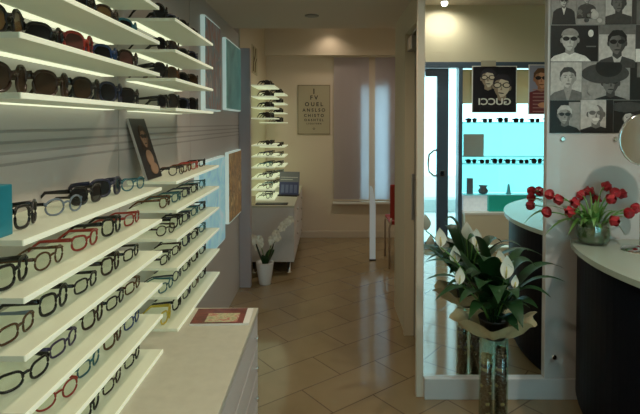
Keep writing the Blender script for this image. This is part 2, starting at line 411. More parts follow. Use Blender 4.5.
class Print:
    """a flat print of w by h: stacked inked layers, each a fraction of a millimetre"""
    def __init__(s, w, h, face):
        s.w, s.h, s.face = w, h, face; s.bm = bmesh.new(); s.mats = []; s.k = 0
    def put(s, poly, m):
        P = clip(poly, -s.w / 2, s.w / 2, 0, s.h)
        if len(P) < 3: return
        if m not in s.mats: s.mats.append(m)
        mi = s.mats.index(m); s.k += 1
        d = 0.0016 + 0.00022 * s.k
        def tr(u, v, o): return {'-y': (u, -o, v), '+y': (-u, o, v), '+x': (o, u, v)}[s.face]
        try:
            top = [s.bm.verts.new(tr(u, v, d)) for u, v in P]; bot = [s.bm.verts.new(tr(u, v, 0.0)) for u, v in P]
            s.bm.faces.new(top).material_index = mi
            n = len(P)
            for i in range(n): s.bm.faces.new((top[i], bot[i], bot[(i + 1) % n], top[(i + 1) % n])).material_index = mi
        except ValueError: pass
    def rect(s, x0, x1, y0, y1, m): s.put([(x0, y0), (x1, y0), (x1, y1), (x0, y1)], m)
    def person(s, cx, cy, r, skin, hair, shirt, shade, glasses=None, hairtype='short', hat=None, collar=None, tache=None, tilt=0):
        """bust: cy is chin-to-crown centre of the head, r half head height"""
        ca, sa = math.cos(tilt), math.sin(tilt)
        def T(poly): return [(cx + ca * (x * r) - sa * (y * r), cy + sa * (x * r) + ca * (y * r)) for x, y in poly]
        S = lambda poly: [(cx + x * r, cy + y * r) for x, y in poly]
        s.put(S([(-0.38, -0.6), (0.38, -0.6), (0.42, -1.5), (-0.42, -1.5)]), shade)
        s.put(S([(-2.3, -4.5), (-2.0, -2.0), (-1.4, -1.45), (-0.45, -1.15), (0, -1.35), (0.45, -1.15), (1.4, -1.45), (2.0, -2.0), (2.3, -4.5)]), shirt)
        if collar: s.put(S([(-0.42, -1.1), (0, -2.6), (0.42, -1.1), (0, -1.4)]), collar)
        if hairtype == 'long': s.put(T(ell(0, 0.0, 0.98, 1.22)), hair); s.put(T([(-0.98, 0), (0.98, 0), (1.0, -1.2), (-1.0, -1.2)]), hair)
        elif hairtype != 'bald': s.put(T(ell(0, 0.22, 0.84, 0.92)), hair)
        s.put(T(ell(-0.74, -0.05, 0.13, 0.24)), shade); s.put(T(ell(0.74, -0.05, 0.13, 0.24)), shade)
        face = [(0.72 * math.cos(a) * (1 - 0.22 * max(0, -math.sin(a)) ** 2), math.sin(a) * (0.98 if math.sin(a) < 0 else 0.82)) for a in [2 * PI * i / 30 for i in range(30)]]
        s.put(T(face), skin)
        rh = [q for q in face if q[0] > 0.02]; rh.sort(key=lambda q: q[1])
        s.put(T(rh + [(x * 0.42 + .05, y * .9) for x, y in rh[::-1]]), shade)
        if hairtype in ('short', 'long'):
            s.put(T([(-0.80, 0.1), (-0.82, 0.6), (-0.4, 1.1), (0.4, 1.1), (0.82, 0.6), (0.80, 0.1), (0.62, 0.48), (0.1, 0.66), (-0.5, 0.55)]), hair)
        s.put(T([(-0.09, -0.34), (0.12, -0.34), (0.03, 0.08)]), shade)
        s.put(T(ell(0.0, -0.60, 0.27, 0.055)), hair if skin != hair else shade)
        if tache: s.put(T(ell(0.0, -0.48, 0.36, 0.09)), tache)
        if glasses:
            for q in (-1, 1): s.put(T(ell(0.34 * q, 0.10, 0.30, 0.20)), glasses)
            s.rectT = T([(-0.72, 0.2), (0.72, 0.2), (0.72, 0.14), (-0.72, 0.14)]); s.put(s.rectT, glasses)
        else:
            for q in (-1, 1):
                s.put(T(ell(0.30 * q, 0.10, 0.11, 0.055)), hair); s.put(T([(0.3 * q - 0.2, 0.26), (0.3 * q + 0.2, 0.26), (0.3 * q + 0.18, 0.32), (0.3 * q - 0.18, 0.32)]), hair)
        if hat == 'wide':
            s.put(T(ell(0, 0.55, 2.3, 0.62)), hair); s.put(T(ell(0, 0.95, 1.0, 0.85)), hair)
        if hat == 'cap': s.put(T([(-0.78, 0.30), (-0.72, 0.85), (0, 1.16), (0.72, 0.85), (0.78, 0.30), (0, 0.42)]), hat_m)
    def done(s, name, parent, loc):
        o = obj(name, s.bm, s.mats, parent, recalc=True); o.location = loc; return o
def grey(v):
    return mat('ink_%02d' % int(v * 100), (v * 1.04, v, v * 0.95), 0.35, noise=0.45, nscale=45)
G0, G1, G2, G3, G4, G5 = grey(0.012), grey(0.05), grey(0.14), grey(0.28), grey(0.47), grey(0.68)
hat_m = G4

# collage on the white panel
PX = 2.655 / 500
def px(x): return (x - 328) * PX
def pz(y): return EYE + (123 - y) * PX
pn = thing('wall_panel', 'tall white wall panel on steel standoffs, right of the wall mirror', 'panel', (1.165, 2.676, 0.113))
obj('panel_sheet', B(0, 0.78, -0.016, 0.003, 0, ZH - 0.12, bev=0.002), panel_white, pn)
for sx_, sz_ in ((563, 139), (616, 139), (557, 360)):
    b = lathe(bmesh.new(), [(0.014, 0), (0.014, -0.006), (0.010, -0.010)], 18, (px(sx_) - 1.165, -0.016, pz(sz_) - 0.113), axis='y')
    obj('standoff_screw', b, chrome, pn)
cp = thing('portrait_collage', 'black and white collage poster of sunglasses portraits on the white panel', 'poster', (px(549.5), 2.6595, pz(133)))
obj('backing_sheet', B(0, px(652) - px(549.5), -0.002, 0.0, 0, pz(-8) - pz(133)), mat('collage_backing', (0.20, 0.20, 0.19), 0.4), cp)
def cell(x0, x1, y0, y1, bgm, **k):
    p = Print(px(x1) - px(x0), pz(y0) - pz(y1), '-y'); h = p.h
    p.rect(-p.w / 2, p.w / 2, 0, h, bgm)
    return p, ((px(x0) + px(x1)) / 2 - px(549.5), -0.002, pz(y1) - pz(133))
def put_cell(args, bgm, fn, nm='portrait_photo'):
    p, loc = cell(*args, bgm); fn(p, p.w, p.h); return p.done(nm, cp, loc)
put_cell((550, 575, -6, 25), G3, lambda p, W, H: p.person(0, H * .74, H * .17, G4, G0, G0, G2, glasses=G0, collar=G5))
def duo(p, W, H):
    p.person(-W * .15, H * .82, H * .14, G4, G1, G1, G2, glasses=G0)
    for i in range(12):
        a = random.random(); p.put(ell((a - .5) * W * .9, H * (.08 + .38 * random.random()), W * .09, H * .07, n=10), random.choice([G1, G4, G2, G5]))
    p.put(ell(W * .12, H * .3, W * .13, H * .13), G4)
put_cell((575.5, 603.5, -6, 25), G3, duo)
put_cell((604, 630, -6, 25), G4, lambda p, W, H: p.person(0, H * .68, H * .29, G2, G1, G1, G1))
put_cell((630.5, 652, -6, 25), G1, lambda p, W, H: p.rect(-W * .3, 0, 0, H, G2))
def big5(p, W, H):
    p.person(-W * .10, H * .60, H * .31, G4, G3, G5, G3, glasses=G0, hairtype='bald')
    p.put(ell(-W * .10, H * .72, H * .24, H * .20, 0, 180), G3)
    p.put(ell(W * .34, H * .78, W * .055, H * .10), G5)
    p.rect(W * .25, W * .45, H * .40, H * .43, G2)
put_cell((550, 597, 26, 61.5), G0, big5)
def p6(p, W, H):
    p.rect(-W / 2, W / 2, H * .78, H, G2)
    p.person(0, H * .58, H * .27, G2, G0, G1, G1, glasses=G0, collar=G4)
put_cell((598, 634, 25.5, 68), G4, p6)
put_cell((634.5, 652, 25.5, 62), G1, lambda p, W, H: p.rect(-W * .5, W * .1, 0, H * .35, G5))
put_cell((550, 581, 62.5, 100), G4, lambda p, W, H: p.person(W * .06, H * .58, H * .26, G4, G1, G2, G3, collar=G3))
def hatp(p, W, H):
    p.person(W * .1, H * .45, H * .30, G2, G0, G0, G1, glasses=G0)
    p.put(ell(-W * .02, H * .70, W * .50, H * .27), G1); p.put(ell(W * .05, H * .86, W * .28, H * .26), G0)
    p.put(ell(-W * .30, H * .22, W * .09, H * .11), G3)
put_cell((581.5, 629, 62.5, 99.5), G3, hatp)
put_cell((629.5, 652, 62.5, 100), G0, lambda p, W, H: p.rect(-W * .2, W * .5, H * .6, H, G2))
def p9(p, W, H):
    p.rect(W * .12, W * .5, 0, H * .95, G3)
    p.person(-W * .02, H * .55, H * .27, G3, G4, G0, G2, glasses=G0)
put_cell((550, 580, 100.5, 133), G0, p9)
def p10(p, W, H):
    p.rect(W * .28, W * .5, 0, H, G0)
    p.person(-W * .03, H * .58, H * .33, G4, G5, G0, G2, glasses=G2, hairtype='bald', tache=G5)
put_cell((580.5, 613, 100, 133), G4, p10)
def p11(p, W, H):
    p.person(-W * .1, H * .45, H * .24, G4, G0, G0, G2)
    p.put(ell(-W * .15, H * .80, W * .42, H * .16), G1)
put_cell((613.5, 652, 100.5, 133), G0, p11)

# posters hung in the display window (face the shop, seen in the mirror)
ink_black = mat('poster_black', (0.006, 0.006, 0.012), 0.3)
skin1 = mat('poster_skin', (0.62, 0.56, 0.44), 0.5); skin2 = mat('poster_skin_shade', (0.30, 0.24, 0.17), 0.5)
hair_b = mat('poster_hair', (0.02, 0.018, 0.03), 0.5)
gp = thing('fashion_poster', 'black poster with two faces in glasses and white lettering, hung in display window', 'poster', (1.9375, -0.475, 1.62))
W, H = 0.50, 0.525
obj('poster_board', B(-W / 2 - .012, W / 2 + .012, -0.006, 0.0, -0.01, H + .01), paper_white, gp)
p = Print(W, H, '+y'); p.rect(-W / 2, W / 2, 0, H, ink_black)
p.person(W * .15, H * .74, H * .20, skin1, hair_b, ink_black, skin2, glasses=None)
p.person(-W * .17, H * .56, H * .245, skin1, hair_b, ink_black, skin2, tilt=0.12)
def spec(p, cx, cy, r, m):
    for q in (-1, 1):
        o_ = ell(cx + q * r * .42, cy, r * .36, r * .26, n=18); i_ = ell(cx + q * r * .42, cy, r * .27, r * .18, n=18)
        p.put(o_, m); p.put(i_, skin1)
    p.rect(cx - r * .1, cx + r * .1, cy - r * .03, cy + r * .06, m)
spec(p, W * .15, H * .76, H * .20, ink_black); spec(p, -W * .17, H * .59, H * .245, ink_black)
p.done('printed_picture', gp, (0, 0, 0))
text_part('lettering', 'GUCCI', 0.105, mat('poster_letter', (0.75, 0.78, 0.72), 0.4), gp, (0, 0.0085, 0.115), '+y').scale = (1.18, 1, 1)
gp2 = thing('striped_shirt_poster', 'colour poster of a person in a striped shirt, beside the black poster', 'poster', (2.545, -0.475, 1.60))
W, H = 0.40, 0.56
obj('poster_board', B(-W / 2 - .012, W / 2 + .012, -0.006, 0.0, -0.01, H + .01), paper_white, gp2)
p = Print(W, H, '+y'); p.rect(-W / 2, W / 2, 0, H, mat('poster_bluegrey', (0.28, 0.30, 0.40), 0.4))
skin3 = mat('poster_skin_warm', (0.60, 0.30, 0.17), 0.5); brown_h = mat('poster_brown_hair', (0.12, 0.05, 0.02), 0.5)
shirt = mat('poster_shirt', (0.16, 0.03, 0.04), 0.5)
p.person(0.06, H * .72, H * .20, skin3, brown_h, shirt, mat('poster_skin_dark', (0.38, 0.17, 0.09), 0.5), glasses=ink_black, hairtype='short')
for i in range(7): p.rect(-W * .45, W * .40, 0.02 + i * .042, 0.03 + i * .042, mat('poster_stripe', (0.42, 0.24, 0.22), 0.5))
p.put(ell(0.04, 0.10, 0.06, 0.03), skin3)
p.done('printed_picture', gp2, (0, 0, 0))

# ================================================================ eyewear
def superell(w, h, n, k=26):
    out = []
    for i in range(k):
        a = 2 * PI * i / k; c, s = math.cos(a), math.sin(a)
        out.append((w * math.copysign(abs(c) ** (2 / n), c), h * math.copysign(abs(s) ** (2 / n), s)))
    return out
STY = {  # half lens width, half height, exponent, bridge half gap, rim radius, wrap angle deg, cat lift
    'rectangular': (0.0262, 0.0172, 3.2, 0.009, 0.0028, 10, 0.0),
    'oval':        (0.0248, 0.0195, 2.2, 0.010, 0.0025, 10, 0.0),
    'cat-eye':     (0.0270, 0.0185, 2.6, 0.009, 0.0031, 11, 0.005),
    'wayfarer':    (0.0275, 0.0210, 3.0, 0.009, 0.0034, 11, 0.003),
    'big':         (0.0315, 0.0265, 2.5, 0.008, 0.0040, 20, 0.002),
    'wrap':        (0.0320, 0.0230, 2.8, 0.008, 0.0040, 22, 0.0),
}
PARTS = {}
def style_meshes(sty):
    if sty in PARTS: return PARTS[sty]
    hw, hh, n, gap, r, wrap, lift = STY[sty]
    wr = math.radians(wrap)
    zc = hh + r
    def pos(q, u, v):
        # u measured outwards from lens centre
        y = gap + hw + u * math.cos(wr); x = -(u + hw) * math.sin(wr)
        vv = v + lift * max(0, u / hw) * (0.4 + 0.6 * (v > 0))
        return Vector((x, q * y, zc + vv))
    base = superell(hw, hh, n)
    def mk(bm, nm):
        bmesh.ops.recalc_face_normals(bm, faces=bm.faces[:]); me = bpy.data.meshes.new(nm); bm.to_mesh(me); bm.free()
        me.materials.append(FR['black']); return me
    bm = bmesh.new()
    for q in (-1, 1): tube(bm, [pos(q, u, v) for u, v in base], r, 6, closed=True)
    a, b = pos(-1, -hw * .96, hh * .35), pos(1, -hw * .96, hh * .35)
    tube(bm, [a, (a + b) / 2 + Vector((0.002, 0, 0.003)), b], r * 1.1, 6)
    for q in (-1, 1):
        e = pos(q, hw * .95, hh * .55); tube(bm, [e, e + Vector((-0.003, q * 0.004, 0))], r * 1.5, 6)
    front = mk(bm, 'frame_front')
    lens = []
    for q in (-1, 1):
        bm = bmesh.new(); P = [pos(q, u * .97, v * .97) for u, v in base]
        A = [bm.verts.new(p + Vector((0.0006, 0, 0))) for p in P]; D = [bm.verts.new(p - Vector((0.0006, 0, 0))) for p in P]
        bm.faces.new(A); bm.faces.new(D[::-1])
        for i in range(len(P)): bm.faces.new((A[i], D[i], D[(i + 1) % len(P)], A[(i + 1) % len(P)]))
        lens.append(mk(bm, 'lens'))
    temples = []
    thick = 2.6 if sty in ('big', 'wrap') else 1.9
    for q in (-1, 1):
        e = pos(q, hw * .95, hh * .55) + Vector((-0.003, q * 0.004, 0))
        L = 0.132
        pts = [e, (e.x - 0.04, e.y * 1.0, e.z - 0.003), (-L * .72, q * 0.067, e.z - 0.006), (-L * .86, q * 0.065, e.z * .5), (-L, q * 0.063, 0.003)]
        bm = bmesh.new(); tube(bm, pts, [r * thick, r * thick * .85, r * thick * .7, r * 1.1, r * 1.1], 6, sx=0.5 if thick > 2 else 0.7)
        temples.append(mk(bm, 'temple'))
    PARTS[sty] = (front, lens, temples)
    return PARTS[sty]
def setm(o, m):
    o.material_slots[0].link = 'OBJECT'; o.material_slots[0].material = m
PROTO = {}
def glasses(sty, col, lensm, loc, rotz, label, cat, group, tcol=None, tilt=0, lift=0, flip=False):
    if sty not in PROTO:
        f, ls, ts = style_meshes(sty)
        root = bpy.data.objects.new('eyeglasses', None); C.objects.link(root); root.empty_display_size = .02
        for nm, me in [('frame_front', f)] + [('lens', l_) for l_ in ls] + [('temple', t_) for t_ in ts]:
            c = bpy.data.objects.new(nm, me); C.objects.link(c); c.parent = root
        PROTO[sty] = root; o = root
    else:
        o = copy_tree(PROTO[sty])
    o.name = 'sunglasses' if cat == 'sunglasses' else 'eyeglasses'
    for c in o.children:
        k = c.name.split('.')[0]
        setm(c, lensm if k == 'lens' else FR[tcol] if (k == 'temple' and tcol) else FR[col])
    o.location = (loc[0], loc[1], loc[2] + lift); o.rotation_euler = (0, tilt, rotz)
    if flip: o.rotation_euler = (PI, 0, rotz); o.location.z += 0.043
    if 'upper rack' in label: o.scale = (0.98, 0.97 if 'near upper' in label else 0.93, 1.12)
    tag(o, label, cat, group)
    return o

def shelf(name_label, x0, x1, y0, y1, ztop, th=0.012, bev=0.0015):
    o = obj('display_shelf', B(x0, x1 - 0.003, y0, y1, ztop - th, ztop, bev=bev), shelf_glow)
    obj('front_edge', B(x1 - 0.003, x1, y0, y1, ztop - th, ztop, bev=0.0008), edge_glow, o)
    if ztop > .7: obj('light_strip', B(x0 + 0.001, x0 + 0.040, y0 + .01, y1 - .01, ztop - th - 0.002, ztop - th), strip_glow, o)
    return tag(o, name_label, 'shelf', 'luminous white wall shelves')

XE = -0.60
# slopes measured -> heights
up_z = [EYE + 0.60 * s for s in (0.69, 0.485, 0.297, 0.10)]
lo_z = [EYE - 0.60 * s for s in (0.385, 0.577, 0.77, 0.963, 1.156)] + [0.667]
SH = ['top', 'second', 'third', 'fourth', 'fifth', 'bottom']
for i, z in enumerate(up_z):
    shelf('luminous white shelf, %s of four in near upper rack' % ORD[i], XL, XE, 0.98, 1.79, z)
    shelf('luminous white shelf, %s of four in second upper rack' % ORD[i], XL, XE, 1.98, 2.62, z)
for i, z in enumerate(lo_z):
    shelf('luminous white shelf, %s from top in near lower rack' % ORD[i], XL, XE, 0.98, 1.80, z)
    shelf('luminous white shelf, %s from top in second lower rack' % ORD[i], XL, XE, 1.98, 2.75, z)
SN = {'rectangular': 'rectangular', 'oval': 'oval', 'cat-eye': 'cat-eye', 'wayfarer': 'square', 'big': 'oversized', 'wrap': 'wide'}
def row(rack, si, nsh, z, items, x=-0.665):
    """items: (Y, style, colour, lens, rot_deg, extras)"""
    for k, it in enumerate(items):
        Y, sty, col, lm, rd = it[:5]; ex = it[5] if len(it) > 5 else {}
        sun = lm is not lens_clear
        lab = '%s %s %s, %s from near end, %s shelf of %s' % (col, SN[sty], 'sunglasses' if sun else 'eyeglasses', ORD[k], ORD[si] if si < nsh - 1 else 'lowest', rack)
        xx = ex.pop('x', x)
        glasses(sty, col, lm, (xx, Y, z), math.radians(rd), lab, 'sunglasses' if sun else 'eyeglasses',
                'sunglasses on the upper racks' if 'upper' in rack else 'eyeglasses on the lower racks', **ex)
LB, LG, LP, LT, LC = lens_brown, lens_grey, lens_pink, lens_tan, lens_clear
R_ = 'near upper rack'
row(R_, 1, 4, up_z[1], [(1.25, 'big', 'black', LG, -4), (1.40, 'big', 'black', LG, -4), (1.56, 'big', 'dark brown', LT, -4), (1.72, 'wrap', 'teal', LG, -4)])
row(R_, 2, 4, up_z[2], [(1.05, 'big', 'black', LT, -4), (1.22, 'wrap', 'black', LG, -4), (1.38, 'big', 'red', LP, -4), (1.55, 'wrap', 'blue', LG, -4), (1.72, 'big', 'dark brown', LP, -4)])
row(R_, 3, 4, up_z[3], [(1.06, 'big', 'dark brown', LB, -4), (1.24, 'big', 'dark brown', LB, -4), (1.42, 'big', 'black', LB, -4), (1.58, 'big', 'navy', LG, -4), (1.73, 'wrap', 'black', LG, -4)])
R_ = 'second upper rack'
row(R_, 1, 4, up_z[1], [(2.060, 'wayfarer', 'black', LG, -4), (2.220, 'big', 'dark brown', LG, -4), (2.380, 'wrap', 'black', LG, -4), (2.540, 'big', 'navy', LG, -4)])
row(R_, 0, 4, up_z[0], [(2.060, 'big', 'black', LG, -4), (2.220, 'wrap', 'navy', LG, -4), (2.380, 'big', 'black', LG, -4), (2.540, 'wrap', 'dark brown', LG, -4)])
row(R_, 2, 4, up_z[2], [(2.060, 'big', 'black', LG, -4), (2.220, 'big', 'tortoise', LB, -4), (2.380, 'wrap', 'black', LG, -4), (2.540, 'big', 'dark brown', LB, -4)])
row(R_, 3, 4, up_z[3], [(2.060, 'wayfarer', 'black', LG, -4), (2.220, 'big', 'black', LG, -4), (2.380, 'wrap', 'navy', LG, -4), (2.540, 'big', 'black', LG, -4)])
R_ = 'near lower rack'
row(R_, 0, 6, lo_z[0], [(1.115, 'wayfarer', 'black', LC, 12, dict(x=-0.666)), (1.270, 'oval', 'grey-blue', LC, -15, dict(x=-0.666, tcol='black')),
                        (1.42, 'wayfarer', 'black', LG, -15, dict(x=-0.68)), (1.57, 'wrap', 'navy', LG, -15, dict(x=-0.68)), (1.72, 'oval', 'teal', LC, -15)])
row(R_, 1, 6, lo_z[1], [(1.06, 'wayfarer', 'black', LC, 4), (1.20, 'oval', 'tortoise', LC, 0), (1.38, 'cat-eye', 'red', LC, -4), (1.55, 'wayfarer', 'black', LC, -2), (1.71, 'rectangular', 'red', LC, 0)])
row(R_, 2, 6, lo_z[2], [(1.07, 'rectangular', 'tortoise', LC, 0, dict(tcol='grey-blue')), (1.22, 'wayfarer', 'black', LC, 0), (1.38, 'rectangular', 'black', LC, 0), (1.54, 'wayfarer', 'dark brown', LC, 0), (1.70, 'rectangular', 'black', LC, 0)])
row(R_, 3, 6, lo_z[3], [(1.09, 'cat-eye', 'black', LC, -20, dict(x=-0.665)), (1.26, 'rectangular', 'purple', LC, 0), (1.42, 'wayfarer', 'dark brown', LC, 0), (1.57, 'rectangular', 'black', LC, 0), (1.71, 'rectangular', 'tortoise', LC, 0)])
row(R_, 4, 6, lo_z[4], [(1.22, 'oval', 'red', LC, -22), (1.39, 'rectangular', 'teal', LC, 0), (1.55, 'wayfarer', 'tortoise', LC, 0), (1.70, 'rectangular', 'blue', LC, 0)])
row(R_, 5, 6, lo_z[5], [(1.25, 'rectangular', 'navy', LC, 0), (1.39, 'wayfarer', 'black', LC, 0), (1.54, 'rectangular', 'dark brown', LC, 0), (1.70, 'rectangular', 'black', LC, 0)])
R_ = 'second lower rack'
row(R_, 0, 6, lo_z[0], [(2.213, 'oval', 'black', LC, -15), (2.366, 'rectangular', 'tortoise', LC, -5), (2.519, 'rectangular', 'red', LC, 0), (2.672, 'rectangular', 'black', LC, 0)])
row(R_, 1, 6, lo_z[1], [(2.060, 'cat-eye', 'tortoise', LC, 0), (2.213, 'rectangular', 'teal', LC, 0), (2.366, 'rectangular', 'navy', LC, 0), (2.519, 'rectangular', 'black', LC, 0), (2.672, 'oval', 'teal', LC, 0)])
row(R_, 2, 6, lo_z[2], [(2.060, 'oval', 'dark brown', LC, -18), (2.213, 'wayfarer', 'black', LC, -10), (2.366, 'rectangular', 'navy', LC, 0), (2.519, 'rectangular', 'teal', LC, 0), (2.672, 'rectangular', 'black', LC, 0)])
row(R_, 3, 6, lo_z[3], [(2.060, 'rectangular', 'black', LC, 0), (2.213, 'rectangular', 'dark brown', LC, 0), (2.366, 'wayfarer', 'navy', LC, 0), (2.519, 'rectangular', 'black', LC, 0), (2.672, 'rectangular', 'teal', LC, 0)])
row(R_, 4, 6, lo_z[4], [(2.060, 'rectangular', 'teal', LC, -8), (2.213, 'oval', 'navy', LC, 0), (2.366, 'rectangular', 'black', LC, 0), (2.519, 'wayfarer', 'dark brown', LC, 0), (2.672, 'rectangular', 'black', LC, 0)])
row(R_, 5, 6, lo_z[5], [(2.060, 'wayfarer', 'yellow', LC, 0), (2.213, 'wayfarer', 'black', LC, 0), (2.366, 'rectangular', 'navy', LC, 0), (2.519, 'oval', 'tortoise', LC, 0), (2.672, 'rectangular', 'black', LC, 0)])

# blue stand and leaning photo
t = thing('display_cube', 'bright turquoise block at near end of top shelf, near lower rack', 'box', (-0.72, 1.06, lo_z[0]))
obj('cube_body', B(-0.06, 0.065, -0.075, -0.025, 0, 0.105, bev=0.003), mat('turquoise', (0.01, 0.22, 0.30), 0.35), t)
t = thing('photo_stand', 'dark photo board leaning against wall at near end of second lower rack', 'photo', (-0.715, 2.065, lo_z[0]))
t.rotation_euler = (0, math.radians(-17), 0)
obj('photo_board', B(-0.010, 0.0, -0.085, 0.085, 0.002, 0.262, bev=0.001), mat('photo_edge', (0.35, 0.35, 0.33), 0.4), t)
p = Print(0.166, 0.256, '+x'); p.rect(-.083, .083, 0, .256, black_m)
sk = mat('photo_skin', (0.28, 0.17, 0.11), 0.5)
p.person(0.01, 0.175, 0.045, sk, mat('photo_hair', (0.03, 0.015, 0.01), 0.5), black_m, mat('photo_skin_dark', (0.15, 0.08, 0.05), 0.5), glasses=black_m, hairtype='long')
p.put(ell(0.005, 0.085, 0.035, 0.035), sk); p.put(ell(0.02, 0.04, 0.04, 0.025), sk)
p.done('photo_print', t, (0, 0, 0.004))

# lit wall panels
def lightbox(label, y0, y1, z0, z1, m, edge=None):
    t = thing('wall_lightbox', label, 'poster', (XL, (y0 + y1) / 2, z0))
    hw = (y1 - y0) / 2
    obj('box_frame', B(0, 0.028, -hw, hw, 0, z1 - z0, bev=0.002), edge or glow_edge, t)
    obj('picture', B(0.028, 0.032, -hw + .006, hw, 0.012, z1 - z0 - 0.012), m, t)
glow_edge = mat('lightbox_edge', (0.7, 0.8, 0.78), 0.3, emit=(0.75, 1, 0.92), es=0.25)
lightbox('tall brown picture panel on left wall beyond second upper rack', 3.15, 3.60, 1.57, 2.17,
         ramp_picture('brown_picture', [(0.3, (0.10, 0.05, 0.04)), (0.45, (0.30, 0.17, 0.13)), (0.55, (0.12, 0.22, 0.24)), (0.68, (0.45, 0.33, 0.27))], 7, es=0.14, stretch=(1, 2, .7)))
lightbox('tall teal picture panel on left wall beside the grey pilaster', 3.80, 4.42, 1.59, 2.14,
         ramp_picture('teal_picture', [(0.3, (0.05, 0.17, 0.17)), (0.5, (0.10, 0.30, 0.28)), (0.7, (0.20, 0.42, 0.38))], 3, es=0.16))
lightbox('pale blue glowing panel on left wall beyond second lower rack', 2.98, 3.72, 0.62, 1.25,
         ramp_picture('blue_picture', [(0.3, (0.25, 0.55, 0.70)), (0.5, (0.40, 0.75, 0.85)), (0.7, (0.62, 0.88, 0.95))], 5, es=0.24))
lightbox('gold and brown picture panel low on left wall beside the pilaster', 3.88, 4.42, 0.70, 1.26,
         ramp_picture('gold_picture', [(0.35, (0.06, 0.03, 0.01)), (0.48, (0.45, 0.25, 0.08)), (0.56, (0.08, 0.05, 0.02)), (0.66, (0.60, 0.42, 0.18))], 9, es=0.18, stretch=(1, 2, .6)))

# ================================================================ cabinets
def drawer_cabinet(label, x0, x1, y0, y1, z0, z1, legs, ncol=1):
    t = thing('drawer_cabinet', label, 'cabinet', ((x0 + x1) / 2, (y0 + y1) / 2, 0))
    hx, hy = (x1 - x0) / 2, (y1 - y0) / 2
    obj('cabinet_body', B(-hx, hx - 0.007, -hy + .004, hy - .004, z0, z1 - 0.022), mat('cabinet_carcass', (0.07, 0.065, 0.06), 0.6), t)
    for q in (-1, 1): obj('side_panel', B(-hx, hx - .004, q * hy - .004 * (q > 0), q * hy + .004 * (q < 0), z0, z1 - .022), cab_front, t)
    obj('worktop', B(-hx, hx, -hy, hy, z1 - 0.022, z1, bev=0.002), cab_wood, t)
    n = 4; dh = (z1 - 0.03 - z0) / n; w_ = (2 * hy - 0.01) / ncol
    for c in range(ncol):
        for i in range(n):
            a = z0 + i * dh
            ya = -hy + .005 + c * w_
            d = obj('drawer', B(hx - 0.007, hx - 0.003, ya + .002, ya + w_ - .002, a + 0.006, a + dh - 0.006), cab_front, t)
            b = bmesh.new(); zk = a + dh * .5; yk = ya + w_ - 0.10 if ncol == 1 else ya + w_ / 2
            tube(b, [(hx - 0.003, yk, zk - 0.0), (hx + 0.010, yk, zk)], 0.004); tube(b, [(hx + 0.010, yk, zk - 0.012), (hx + 0.010, yk, zk + 0.012)], 0.005)
            obj('knob', b, chrome, d)
    if legs:
        for sx_ in (-1, 1):
            for sy_ in (-1, 1):
                b = bmesh.new(); cx, cy = sx_ * (hx - 0.06), sy_ * (hy - 0.07)
                lathe(b, [(0.028, 0), (0.028, 0.008), (0.018, 0.012), (0.018, z0)], 14, (cx, cy, 0)); obj('leg', b, chrome, t)
    else: obj('plinth', B(-hx + .03, hx - .05, -hy + .04, hy - .04, 0, z0), cab_front, t)
    return t
drawer_cabinet('pale wooden drawer cabinet under near racks, white magazine on its far end', XL + .002, -0.315, 0.45, 2.24, 0.10, 0.655, False, 1)
drawer_cabinet('pale drawer cabinet on steel legs at corridor end, behind the orchid', XL + .002, -0.33, 4.88, 6.44, 0.125, 0.68, True, 2)

# magazine on the near cabinet
t = thing('magazine', 'magazine with dark red border and cream picture on near cabinet top', 'magazine', (-0.455, 2.125, 0.655), math.radians(2))
obj('pages', B(-0.120, 0.125, -0.085, 0.085, 0, 0.008), paper_white, t)
def flat(bm, x0, x1, y0, y1, z): box(bm, x0, x1, y0, y1, z - 0.0006, z)
b = bmesh.new(); flat(b, -0.118, 0.10, -0.083, 0.083, 0.0092); obj('cover', b, ramp_picture('magazine_red', [(0.35, (0.10, 0.02, 0.015)), (0.6, (0.22, 0.05, 0.035))], 20), t)
b = bmesh.new(); flat(b, -0.06, 0.075, -0.072, 0.025, 0.0100)
obj('cover_picture', b, ramp_picture('magazine_cream', [(0.35, (0.30, 0.32, 0.16)), (0.5, (0.55, 0.50, 0.30)), (0.62, (0.45, 0.10, 0.08)), (0.72, (0.6, 0.58, 0.45))], 22), t)

# ================================================================ corridor end racks
def small_glasses_mesh(sty):
    f, ls, ts = style_meshes(sty)
    bm = bmesh.new()
    for me in [f] + ts: bm.from_mesh(me)
    for f_ in bm.faces: f_.material_index = 0
    k = len(bm.faces)
    for me in ls: bm.from_mesh(me)
    bm.faces.ensure_lookup_table()
    for f_ in bm.faces[k:]: f_.material_index = 1
    me = bpy.data.meshes.new('small_' + sty); bm.to_mesh(me); bm.free()
    return me
SM = {}
def small_glasses(sty, col, lm, loc, rz, label, cat, group):
    key = (sty, col, lm.name)
    if key not in SM:
        me = small_glasses_mesh(sty); me.materials.append(FR[col]); me.materials.append(lm); SM[key] = me
    o = bpy.data.objects.new('sunglasses' if cat == 'sunglasses' else 'eyeglasses', SM[key]); C.objects.link(o)
    o.location = loc; o.rotation_euler = (0, 0, rz); o.scale = (.92, .92, 1.05)
    return tag(o, label, cat, group)
cu_z = [EYE + 0.60 * s for s in (0.66, 0.47, 0.28, 0.09)]
cl_z = [EYE - 0.60 * s for s in (0.385, 0.577, 0.77, 0.963, 1.156, 1.33)]
cols = ['black', 'dark brown', 'navy', 'black', 'tortoise', 'teal', 'black']
ci = 0
